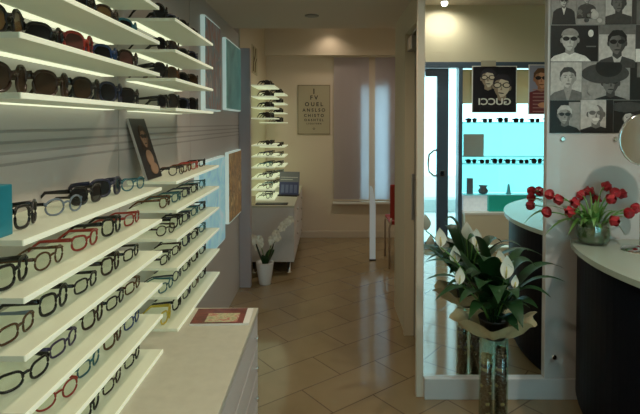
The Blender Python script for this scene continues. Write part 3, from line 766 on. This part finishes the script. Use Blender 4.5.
for (y0, y1, rack, n0) in ((5.20, 5.76, 'corridor rack', 0), (5.84, 6.36, 'rack by far wall', 1)):
    for i, z in enumerate(cu_z + cl_z):
        zz = z - 0.045 * n0; xe = -0.56 + 0.05 * n0
        upper = i < 4
        if n0 == 1 and i == 9: continue
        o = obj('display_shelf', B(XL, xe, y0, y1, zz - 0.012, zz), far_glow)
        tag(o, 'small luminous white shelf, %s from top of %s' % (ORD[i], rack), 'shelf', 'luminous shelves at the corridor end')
        for k in range(3):
            ci += 1
            col = 'black' if upper else cols[ci % 7]; sty = ('big', 'wrap')[ci % 2] if upper else ('rectangular', 'wayfarer', 'oval')[ci % 3]
            lm = lens_grey if upper or i == 4 else lens_clear
            cat = 'sunglasses' if lm is lens_grey else 'eyeglasses'
            small_glasses(sty, col, lm, (xe - 0.055, y0 + 0.09 + k * (y1 - y0 - .18) / 2, zz), math.radians(-25 if k == 0 else -10),
                          '%s %s %s, %s from near end, %s shelf of %s' % (col, SN[sty], cat, ORD[k], ORD[i], rack), cat, 'eyewear on the corridor end racks')
# drawing on wall above rack, catalogue, trays
t = thing('wall_sketch', 'small brown branch drawing on left wall above the corridor rack', 'picture', (XL, 5.40, 2.02))
obj('sheet', B(0, 0.004, -0.14, 0.25, 0, 0.30), mat('sketch_paper', (0.42, 0.38, 0.24), 0.6), t)
b = bmesh.new()
for pts in ([(0.006, -0.08, 0.02), (0.006, -0.04, 0.15), (0.006, -0.07, 0.28)], [(0.006, -0.04, 0.12), (0.006, 0.06, 0.2), (0.006, 0.10, 0.28)], [(0.006, 0.05, 0.02), (0.006, 0.08, 0.12), (0.006, 0.18, 0.18)]):
    tube(b, pts, 0.006, 6)
obj('drawn_branch', b, mat('sketch_brown', (0.16, 0.11, 0.05), 0.6), t)
t = thing('catalogue_stand', 'blue and white catalogue standing on corridor cabinet beside the racks', 'catalogue', (-0.445, 5.55, 0.68), math.radians(-12))
t2 = obj('catalogue_back', B(-0.115, 0.115, 0.02, 0.035, 0, 0.27, bev=0.002), mat('cat_grey', (0.20, 0.21, 0.26), 0.4), t); t2.rotation_euler = (math.radians(-10), 0, 0)
p = Print(0.22, 0.26, '-y'); p.rect(-.11, .11, 0, .26, mat('cat_blue', (0.07, 0.08, 0.20), 0.4)); p.rect(-.11, .11, .15, .26, mat('cat_slate', (0.22, 0.23, 0.26), 0.4))
for i in range(4): p.rect(-.09 + .05 * i, -.055 + .05 * i, .03, .12, mat('cat_lightblue', (0.16, 0.19, 0.36), 0.4))
p.rect(-.10, .10, .20, .206, paper_white); p.rect(-.10, .04, .175, .181, paper_white)
o = p.done('catalogue_cover', t, (0, 0.02, 0)); o.rotation_euler = (math.radians(-10), 0, 0)
obj('stand_foot', B(-0.115, 0.115, -0.05, 0.06, 0, 0.012, bev=0.002), black_m, t)
t = obj('dark_tray', B(-0.72, -0.40, 4.93, 5.02, 0.68, 0.69, bev=0.003), black_m); tag(t, 'long thin dark tray at near edge of the corridor cabinet', 'tray')
t = thing('leaflet_holder', 'pale slanted leaflet holder on near left corner of corridor cabinet', 'holder', (-0.755, 4.96, 0.68))
b = bmesh.new(); box(b, -0.03, 0.03, -0.03, 0.15, 0, 0.006); obj('holder_base', b, mat('holder_cream', (0.7, 0.68, 0.45), 0.4), t)
o = obj('leaflet', B(-0.028, 0.028, 0.0, 0.004, 0.006, 0.10), mat('holder_cream', (0.7, 0.68, 0.45), 0.4), t); o.rotation_euler = (math.radians(-40), 0, 0)

# ================================================================ far end things
ec = thing('eye_test_chart', 'beige eye test chart with rows of black letters on far wall', 'eye chart', (-0.182, 6.48, 1.345))
obj('chart_board', B(-0.21, 0.21, -0.012, 0, 0, 0.635, bev=0.002), mat('chart_beige', (0.42, 0.37, 0.26), 0.6), ec)
b = bmesh.new()
for a in ((-0.21, -0.203, 0, 0.635), (0.203, 0.21, 0, 0.635), (-0.21, 0.21, 0, 0.007), (-0.21, 0.21, 0.628, 0.635)): box(b, a[0], a[1], -0.016, -0.01, a[2], a[3])
obj('chart_frame', b, mat('chart_rim', (0.20, 0.17, 0.11), 0.5), ec)
ink = mat('chart_ink', (0.02, 0.02, 0.02), 0.6)
for txt, s_, z in (('I', .095, .55), ('F V', .075, .47), ('O U E L', .07, .385), ('A N S L S O', .058, .31), ('C H I S T O', .052, .24), ('O A S H T E L', .042, .182), ('L V D A T S R N', .028, .135), ('O', .034, .07)):
    text_part('letter_row', txt, s_, ink, ec, (0, -0.0135, z), '-y')
def blind(label, x0, x1):
    t = thing('panel_blind', label, 'blind', ((x0 + x1) / 2, 6.43, 0.49)); h = (x1 - x0) / 2
    b = bmesh.new(); n = 24; top = 2.33 - 0.49
    vs = []
    for i in range(n + 1):
        x = -h + 2 * h * i / n; y = 0.0012 * math.sin(i * 1.1)
        vs.append((b.verts.new((x, y, 0)), b.verts.new((x, y, top))))
    for a, c in zip(vs, vs[1:]): b.faces.new((a[0], c[0], c[1], a[1]))
    obj('fabric_panel', b, blind_m, t)
    obj('bottom_bar', B(-h, h, -0.006, 0.006, -0.004, 0.014, bev=0.002), wall_paint, t)
blind('wide hanging grey fabric blind next to the eye chart', 0.075, 0.525)
blind('hanging grey fabric blind behind the red chair', 0.605, 1.10)
t = obj('blind_rail', B(0.06, 1.55, 6.41, 6.45, 2.33, 2.35, bev=0.002), wall_paint); tag(t, 'thin ceiling rail carrying the two fabric blinds', 'rail')
t = thing('glass_partition', 'slim bright upright glass panel at the end of the corridor', 'partition', (0.482, 5.40, 0))
b = bmesh.new()
pr = [(-0.030, 0.0), (0.034, 0.0), (0.034, 0.60), (0.004, 0.78), (-0.012, 0.81), (-0.030, 0.81)]
A = [b.verts.new((x, -0.006, z)) for x, z in pr]; D = [b.verts.new((x, 0.006, z)) for x, z in pr]
b.faces.new(A); b.faces.new(D[::-1])
for i in range(6): b.faces.new((A[i], D[i], D[(i + 1) % 6], A[(i + 1) % 6]))
obj('panel', b, mat('glass_reflection_glow', (0.75, 0.85, 0.88), 0.15, emit=(0.75, 0.92, 1.0), es=0.12), t)  # faint emission stands in for light reflected by the glass
obj('foot', B(-0.034, 0.038, -0.03, 0.03, 0, 0.012, bev=0.002), black_m, t)
# red chair
ch = thing('red_chair', 'red chair with pale tubular frame, half hidden behind corridor wall', 'chair', (0.84, 5.10, 0), math.radians(0))
obj('backrest', B(-0.205, 0.205, -0.02, 0.015, 0.50, 0.86, bev=0.012), red_m, ch)
obj('seat', B(-0.205, 0.205, 0.02, 0.44, 0.44, 0.48, bev=0.012), red_m, ch)
tubem = mat('chair_tube', (0.48, 0.38, 0.30), 0.25, metal=0.5)
for q in (-1, 1):
    b = bmesh.new(); tube(b, [(q * .195, -0.03, 0.52), (q * .20, -0.03, 0.47), (q * .215, -0.035, 0.42), (q * .215, -0.05, 0.005)], 0.011); obj('leg', b, tubem, ch)
    b = bmesh.new(); tube(b, [(q * .20, 0.42, 0.455), (q * .205, 0.43, 0.40), (q * .205, 0.44, 0.005)], 0.011); obj('leg', b, tubem, ch)
b = bmesh.new()
for q in (-1, 1): tube(b, [(q * .2, -0.03, 0.45), (q * .2, 0.42, 0.45)], 0.009)
obj('seat_frame', b, tubem, ch)

# orchid
oc = thing('potted_orchid', 'white orchid in a white ceramic pot on floor before corridor cabinet', 'plant', (-0.585, 4.60, 0))
obj('pot', lathe(bmesh.new(), [(0.052, 0), (0.056, 0.01), (0.082, 0.195), (0.082, 0.205), (0.072, 0.205), (0.066, 0.17), (0.0005, 0.16)], 28), mat('ceramic_white', (0.72, 0.72, 0.74), 0.2), oc)
def leafmesh(bm, base, ctrl, tip, width, n=10, mi=0, fold=0.25, up=Vector((0, 0, 1)), prof=None):
    P = bez(base, ctrl, tip, n); L = []; Cc = []; R2 = []
    for i, p in enumerate(P):
        t_ = (P[min(i + 1, n)] - P[max(i - 1, 0)]).normalized(); s = t_.cross(up)
        if s.length < 0.05: s = t_.cross(Vector((1, 0, 0)))
        s.normalize(); nn = s.cross(t_)
        f = i / n; wd = width * ((math.sin(PI * (f ** 0.8)) ** 0.8) if 0 < f < 1 else 0.02) if prof is None else width * prof(f)
        wd = max(wd, width * 0.03)
        L.append(bm.verts.new(p - s * wd + nn * wd * fold)); Cc.append(bm.verts.new(p)); R2.append(bm.verts.new(p + s * wd + nn * wd * fold))
    for i in range(n):
        for A, D in ((L, Cc), (Cc, R2)):
            fa = bm.faces.new((A[i], D[i], D[i + 1], A[i + 1])); fa.material_index = mi; fa.smooth = True
b = bmesh.new()
leafmesh(b, (-0.01, 0, .16), (-0.07, -.02, .30), (-0.085, -.03, .40), .045); leafmesh(b, (0.02, 0, .16), (0.08, -.02, .32), (0.10, -.02, .42), .038)
leafmesh(b, (0, -.01, .16), (0.02, -.06, .26), (-0.02, -.10, .30), .035); leafmesh(b, (0, .02, .16), (0.05, .1, .3), (0.06, .15, .28), .04)
obj('foliage', b, leaf_m, oc, recalc=False)
orch_m = mat('orchid_white', (0.78, 0.74, 0.64), 0.5)
for sgn, base, ctrl, tip in ((-1, (0, 0, .16), (-.02, 0, .50), (-.22, -.02, .46)), (1, (0.02, 0, .16), (.06, 0, .55), (.26, -.02, .60))):
    b = bmesh.new(); S = bez(base, ctrl, tip, 12); tube(b, S, 0.004, 6); obj('stem', b, tulip_leaf, oc)
    for k in range(9):
        c = S[4 + k] + Vector((random.uniform(-.035, .035), -.015 + random.uniform(-.02, .02), random.uniform(-.03, .02)))
        f = bmesh.new()
        for j in range(5):
            a = 2 * PI * j / 5 + .3 + k; e = Vector((math.cos(a), -0.25, math.sin(a))) * .040
            leafmesh(f, (0, 0, 0), e * .5 + Vector((0, -.004, 0)), e, .022, 5, up=Vector((0, 1, 0)))
        o = obj('flower', f, orch_m, oc, recalc=False); o.location = c

# ================================================================ counter
CC, CR = Vector((2.371, 2.181)), 1.178
def dshape(r, ymax):
    pts = []
    a0 = PI - math.asin((ymax - CC.y) / r); n = 48
    for i in range(n + 1):
        a = a0 + (1.5 * PI - a0) * i / n
        pts.append((CC.x + r * math.cos(a), CC.y + r * math.sin(a)))
    pts += [(2.6, CC.y - r), (2.6, ymax)]
    return pts
def prism(pts, z0, z1, bev=0):
    b = bmesh.new(); A = [b.verts.new((x, y, z0)) for x, y in pts]; D = [b.verts.new((x, y, z1)) for x, y in pts]
    b.faces.new(A[::-1]); top = b.faces.new(D)
    n = len(pts)
    for i in range(n): b.faces.new((A[i], A[(i + 1) % n], D[(i + 1) % n], D[i]))
    return b
ZC = 0.87
ct = thing('reception_counter', 'curved black reception counter with pale green top at right', 'counter', (0, 0, 0))
obj('counter_body', prism(dshape(CR - .035, 2.645), 0.06, ZC - 0.026), counter_black, ct)
obj('plinth', prism(dshape(CR - .07, 2.645), 0.0, 0.06), counter_black, ct)
obj('counter_top', prism(dshape(CR, 2.65), ZC - 0.026, ZC), counter_top_m, ct)

# tulips in a bowl
VX, VY = 1.36, 2.555
t = thing('flower_bowl', 'round clear glass bowl holding the red tulips on counter', 'vase', (VX, VY, ZC))
obj('bowl_glass', lathe(bmesh.new(), [(0.05, 0.0), (0.072, 0.01), (0.085, 0.05), (0.078, 0.10), (0.068, 0.13), (0.065, 0.13), (0.074, 0.10), (0.080, 0.05), (0.066, 0.014), (0.0005, 0.012)], 28), vase_glass, t)
obj('water', lathe(bmesh.new(), [(0.064, 0.014), (0.077, 0.05), (0.075, 0.085), (0.0005, 0.085)], 24), mat('green_water', (0.10, 0.16, 0.07), 0.1), t)
heads = [(552.7, 195, .08), (561.5, 200, -.04), (577, 203, -.08), (572, 212, -.10), (550, 212.5, .02), (590.5, 192, .08), (606, 187, .03),
         (613.6, 193.4, -.02), (610, 199, -.08), (621.5, 194.5, .06), (614, 221, -.12), (627.5, 213.6, -.06), (635, 208.6, .02), (583, 196, .14), (597, 200, .13)]
pos_w = ['leftmost upper', 'second upper from left', 'upper left of centre', 'lower left of centre', 'leftmost low', 'upper centre', 'topmost', 'upper right of centre',
         'right of centre below the topmost', 'upper right', 'lowest drooping', 'low right', 'rightmost', 'rear left of centre', 'rear centre']
for k, (hx_, hy_, dy) in enumerate(heads):
    d = min(VY + dy, 2.64); X = (hx_ - 328) * d / 500; Z = EYE + (123 - hy_) * d / 500
    tl = thing('tulip', 'red tulip, %s bloom in the glass bowl bouquet' % pos_w[k], 'flower', (VX, VY, ZC + 0.02), 0, 'red tulips in the glass bowl')
    head = Vector((X - VX, d - VY, Z - ZC - 0.02))
    hd = head.normalized(); base = Vector((hd.x * .03, hd.y * .03, 0.0)); mid = Vector((head.x * .35, head.y * .35, max(head.z * 1.0, 0.12)))
    S = bez(base, mid, head, 10); b = bmesh.new(); tube(b, S, 0.0035, 6); obj('stem', b, tulip_leaf, tl)
    ax = (S[-1] - S[-2]).normalized()
    f = bmesh.new(); s1 = ax.cross(Vector((0.3, 1, 0.1))).normalized(); s2 = ax.cross(s1)
    for lay in (0, 1):
        for j in range(3):
            a = 2 * PI * (j + lay * .5) / 3 + k; o_ = s1 * math.cos(a) + s2 * math.sin(a)
            rr = 0.018 - lay * .003
            leafmesh(f, o_ * 0.004, o_ * rr * 1.9 + ax * .018, o_ * rr * .5 + ax * .046, .0165, 7, up=ax.cross(o_).cross(ax) if False else o_, prof=lambda q: math.sin(PI * min(1, (q * .85 + .12))) ** .6)
    o = obj('bloom', f, tulip_red, tl, recalc=False); o.location = head - ax * .01
    b = bmesh.new(); a = random.uniform(0, 2 * PI) if k % 3 else PI * (.9 + .2 * (k % 2))
    sp = random.uniform(.10, .18); zt = random.uniform(.06, .20)
    if k in (4, 0): sp, zt, a = .26, (.02 if k == 4 else .17), PI * (1.04 if k == 4 else .97)
    if k in (3, 10): sp, zt, a = .16, .03, (PI * 1.12 if k == 3 else -PI * .2)
    tipv = Vector((math.cos(a) * sp, math.sin(a) * min(sp, .15) * .8, zt))
    leafmesh(b, (math.cos(a) * .03, math.sin(a) * .03, .03), (math.cos(a) * sp * .45, math.sin(a) * sp * .4, .19), tipv, .017, 10); obj('leaf', b, tulip_leaf, tl, recalc=False)
    b = bmesh.new(); tp = head * .72 + Vector((random.uniform(-.05, .05), random.uniform(-.04, .02), -.01)); tp.y = min(tp.y, .10)
    leafmesh(b, (tp.x * .2, tp.y * .2, .05), Vector((tp.x * .5, tp.y * .5, tp.z + .04)), tp, .015, 10); obj('leaf', b, tulip_leaf, tl, recalc=False)

# round table mirror
MX, MY = 1.51, 2.40
t = thing('table_mirror', 'round chrome table mirror on a stem, standing on counter at right', 'mirror', (MX, MY, ZC))
obj('base', lathe(bmesh.new(), [(0.085, 0), (0.085, 0.006), (0.075, 0.014), (0.03, 0.022), (0.012, 0.03)], 36), chrome, t)
b = bmesh.new(); tube(b, [(0, 0, .02), (0, 0, .395)], 0.006, 10); obj('stem', b, chrome, t)
zc_ = 1.41 - ZC
b = lathe(bmesh.new(), [(0.118, -.004), (0.121, -.006), (0.126, -.004), (0.127, .004), (0.122, .007), (0.118, .005)], 48, (0.012, 0, zc_), axis='y'); 
o = obj('rim', b, chrome, t)
obj('mirror_glass', lathe(bmesh.new(), [(0.0005, -.003), (0.119, -.003), (0.119, .003), (0.0005, .003)], 48, (0.012, 0, zc_), axis='y'), mirror_m, t)

# ================================================================ peace lily and vases
PXc, PYc = 0.825, 2.46
def vase(label, x, y, h, r, fill, fh):
    t = thing('glass_cylinder_vase', label, 'vase', (x, y, 0))
    obj('cylinder_glass', lathe(bmesh.new(), [(r, 0), (r, h), (r - .004, h), (r - .004, .02), (0.0005, .02)], 28), vase_glass, t)
    b = bmesh.new(); random.seed(int(h * 1000))
    k = 0; z = .028
    while z < fh:
        for j in range(6):
            a = 2 * PI * j / 6 + z * 40; rr = (r - .018) 
            m = Matrix.Translation((math.cos(a) * rr, math.sin(a) * rr, z)) @ Matrix.Rotation(random.random() * 3, 4, 'Z') @ Matrix.Diagonal((1.2, .9, .8, 1))
            g = bmesh.ops.create_icosphere(b, subdivisions=1, radius=.0125, matrix=m)
            mi = fill(z)
            for v in g['verts']:
                for f in v.link_faces: f.material_index = mi; f.smooth = True
        z += .017
    o = obj('pebbles', b, [mat('pebble_brown', (0.10, 0.05, 0.025), 0.5), mat('pebble_black', (0.01, 0.01, 0.012), 0.3), mat('pebble_gold', (0.50, 0.40, 0.18), 0.4)], t); o['kind'] = 'stuff'
    return t
vase('tall glass cylinder of brown and cream pebbles, left under the peace lily', PXc - .037, PYc, .425, .035, lambda z: 2 if z > .30 else (2 if random.random() < .1 else 0), .35)
vase('tall glass cylinder of black pebbles, right under the peace lily', PXc + .037, PYc, .425, .035, lambda z: 2 if random.random() < .05 else 1, .38)
pl = thing('peace_lily', 'large peace lily with white blooms wrapped in yellowish paper, before the mirror', 'plant', (PXc, PYc, 0.426))
obj('pot', lathe(bmesh.new(), [(0.055, 0), (0.075, .10), (0.078, .10), (0.07, .085), (0.0005, .08)], 20), mat('pot_dark', (0.03, 0.025, 0.02), 0.5), pl)
b = bmesh.new(); n = 60; rows = []
random.seed(3)
for (r0, z0) in ((.062, .002), (.10, .02), (.145, .05), (.18, .09), (.205, .10)):
    rows.append([b.verts.new(((r0 * (1 + .05 * math.sin(7 * a_) + .05 * math.sin(13 * a_))) * math.cos(a_), (r0 * .62 * (1 + .08 * math.sin(9 * a_))) * math.sin(a_), z0 + r0 * .10 * math.sin(5 * a_ + 1) * (z0 > .01) + .0 )) for a_ in [2 * PI * j / n for j in range(n)]])
for A, D in zip(rows, rows[1:]):
    for j in range(n): f = b.faces.new((A[j], A[(j + 1) % n], D[(j + 1) % n], D[j])); f.smooth = True
obj('paper_wrap', b, kraft, pl, recalc=False)
def lp(x, y, d):
    d = min(d + .14, 2.63)
    return Vector(((x - 328) * d / 500 - PXc, d - PYc, EYE + (123 - y) * d / 500 - 0.426))
b = bmesh.new()
LV = [(426, 281, 2.2), (424, 264, 2.42), (436, 302, 2.1), (440, 250, 2.5), (452, 268, 2.45), (566, 270, 2.42), (567, 283, 2.2), (553, 299, 2.15), (468, 242, 2.3), (485, 262, 2.15),
      (530, 252, 2.5), (538, 268, 2.3), (520, 300, 2.05), (460, 305, 2.05), (500, 305, 2.0), (480, 290, 2.05), (515, 270, 2.2), (445, 290, 2.3), (540, 310, 2.15), (470, 322, 2.0), (525, 330, 2.05), (498, 280, 2.45)]
for k, (x, y, d) in enumerate(LV):
    tip = lp(x, y, d); base = Vector((random.uniform(-.03, .03), random.uniform(-.03, .03), .08))
    mid = Vector((tip.x * .45, tip.y * .45, max(tip.z, .2) + .07 + .03 * (k % 3)))
    wd = .050 if abs(tip.x) < .2 else .027
    leafmesh(b, base, mid, tip, wd + .006 * (k % 2), 14, fold=.22, prof=lambda q: .07 if q < .22 else max(.03, math.sin(PI * ((q - .2) / .8) ** .75) ** .85))
for k in range(26):
    a = 2.4 * k; sp = random.uniform(.08, .17); h = random.uniform(.08, .33)
    tip = Vector((math.cos(a) * sp, math.sin(a) * sp, h)); base = Vector((math.cos(a) * .03, math.sin(a) * .03, .08))
    leafmesh(b, base, Vector((tip.x * .3, tip.y * .3, h + .08)), tip, random.uniform(.036, .056), 12, fold=.22, prof=lambda q: .07 if q < .2 else max(.03, math.sin(PI * ((q - .2) / .8) ** .75) ** .85))
obj('foliage', b, leaf_m, pl, recalc=False)
for (x, y, d, hgt, lean) in [(440, 228, 2.35, .10, -.15), (455, 246, 2.42, .10, -.05), (461, 268, 2.2, .085, .1), (477, 229, 2.45, .10, 0), (500, 250, 2.3, .09, -.2), (508, 256, 2.2, .115, .1), (517, 276, 2.15, .065, .2), (484, 246, 2.5, .06, 0)]:
    top = lp(x, y, d); bot = top - Vector((lean * hgt * .5, 0, hgt))
    s = bmesh.new(); tube(s, bez((top.x * .1, top.y * .1, .08), Vector((bot.x * .5, bot.y * .5, bot.z * .8)), bot, 8), .0035, 6); st = obj('flower_stem', s, tulip_leaf, pl)
    f = bmesh.new()
    leafmesh(f, bot, bot.lerp(top, .5) + Vector((0, .025, 0)), top, hgt * .30, 10, up=Vector((0, 1, 0)) if False else Vector((1, 0.15, 0)).cross((top - bot).normalized()) , fold=.55)
    obj('spathe', f, spathe_m, pl, recalc=False)
    g = bmesh.new(); tube(g, [bot + Vector((0, -.006, .008)), bot.lerp(top, .35) + Vector((0, -.010, 0)), bot.lerp(top, .55) + Vector((0, -.008, 0))], [.004, .005, .003], 8); obj('spadix', g, spadix_m, pl)

# eyewear in the display window (reflected)
k = 0
for z, n_, rk in ((1.495, 6, 'upper'), (1.015, 7, 'middle')):
    for i in range(n_):
        k += 1; sty = ('big', 'wrap', 'wayfarer')[k % 3]; col = ('black', 'navy', 'dark brown', 'teal')[k % 4]
        x = 1.68 + i * (0.92 / (n_ - 1))
        g_ = small_glasses(sty, col, lens_grey, (x, -0.478, z), PI / 2,
                      '%s %s sunglasses, %s from left as mirrored on %s window shelf' % (col, SN[sty], ORD[i], rk), 'sunglasses', 'sunglasses in the display window'); g_.scale = (.85, .85, 1)

# ================================================================ ceiling fittings, seen and added, and their light
def downlight(label, x, y, z, col, power, r=0.035, spot=None, down=0.012):
    t = thing('ceiling_spotlight', label, 'spotlight', (x, y, z))
    obj('ring', lathe(bmesh.new(), [(r, 0), (r * 1.35, 0), (r * 1.35, -.006), (r, -.008)], 28), white_paint, t)
    obj('bulb', lathe(bmesh.new(), [(0.0005, -.004), (r, -.004), (r, -down), (0.0005, -down)], 24), mat('bulb_glow_%d' % int(col[2] * 100), (1, 1, 1), 0.5, emit=col, es=6), t)
    ld = bpy.data.lights.new('lamp', 'SPOT'); ld.energy = power; ld.color = col; ld.shadow_soft_size = r; ld.spot_size = math.radians(spot or 130); ld.spot_blend = .8
    lo = bpy.data.objects.new('lamp', ld); C.objects.link(lo); lo.parent = t; lo.location = (0, 0, -down - .01)
WARM = (1.0, 0.83, 0.62)
downlight('small warm spotlight over the far wall, near the blinds', 0.02, 6.18, ZF, WARM, 6)
downlight('ceiling spotlight over the shop entrance, seen in the mirror', 1.31, -0.30, ZH, (1, .93, .78), 26, spot=165)
downlight('added unseen fill lamp above the middle of the shop floor', 1.6, 1.2, ZH, (1, .93, .78), 88, spot=165)  # out-of-view lamp added to raise the light in the shop
downlight('warm ceiling spotlight in the middle of the corridor end', 0.5, 5.2, ZF, WARM, 42, spot=165)
downlight('added unseen warm fill lamp in the low ceiling over the near racks', 0.0, 1.15, ZL, WARM, 24, spot=165)  # lamp added out of view to brighten the near end
downlight('added unseen warm fill lamp in low ceiling between racks and corridor door', -0.05, 2.5, ZL, WARM, 24, spot=165)  # second hidden lamp, added to brighten the corridor
v = thing('ceiling_vent', 'small round dark vent in the low corridor ceiling', 'vent', (-0.12, 3.72, ZL))
obj('vent_ring', lathe(bmesh.new(), [(0.040, 0), (0.052, 0), (0.052, -.006), (0.040, -.008)], 28), mat('vent_grey', (0.25, 0.22, 0.18), 0.5), v)
obj('vent_disc', lathe(bmesh.new(), [(0.0005, -.001), (0.040, -.001), (0.040, -.005), (0.0005, -.005)], 28), mat('vent_dark', (0.06, 0.055, 0.05), 0.6), v)
for o in list(bpy.data.objects):
    if o.name.startswith('tmp'): bpy.data.objects.remove(o)
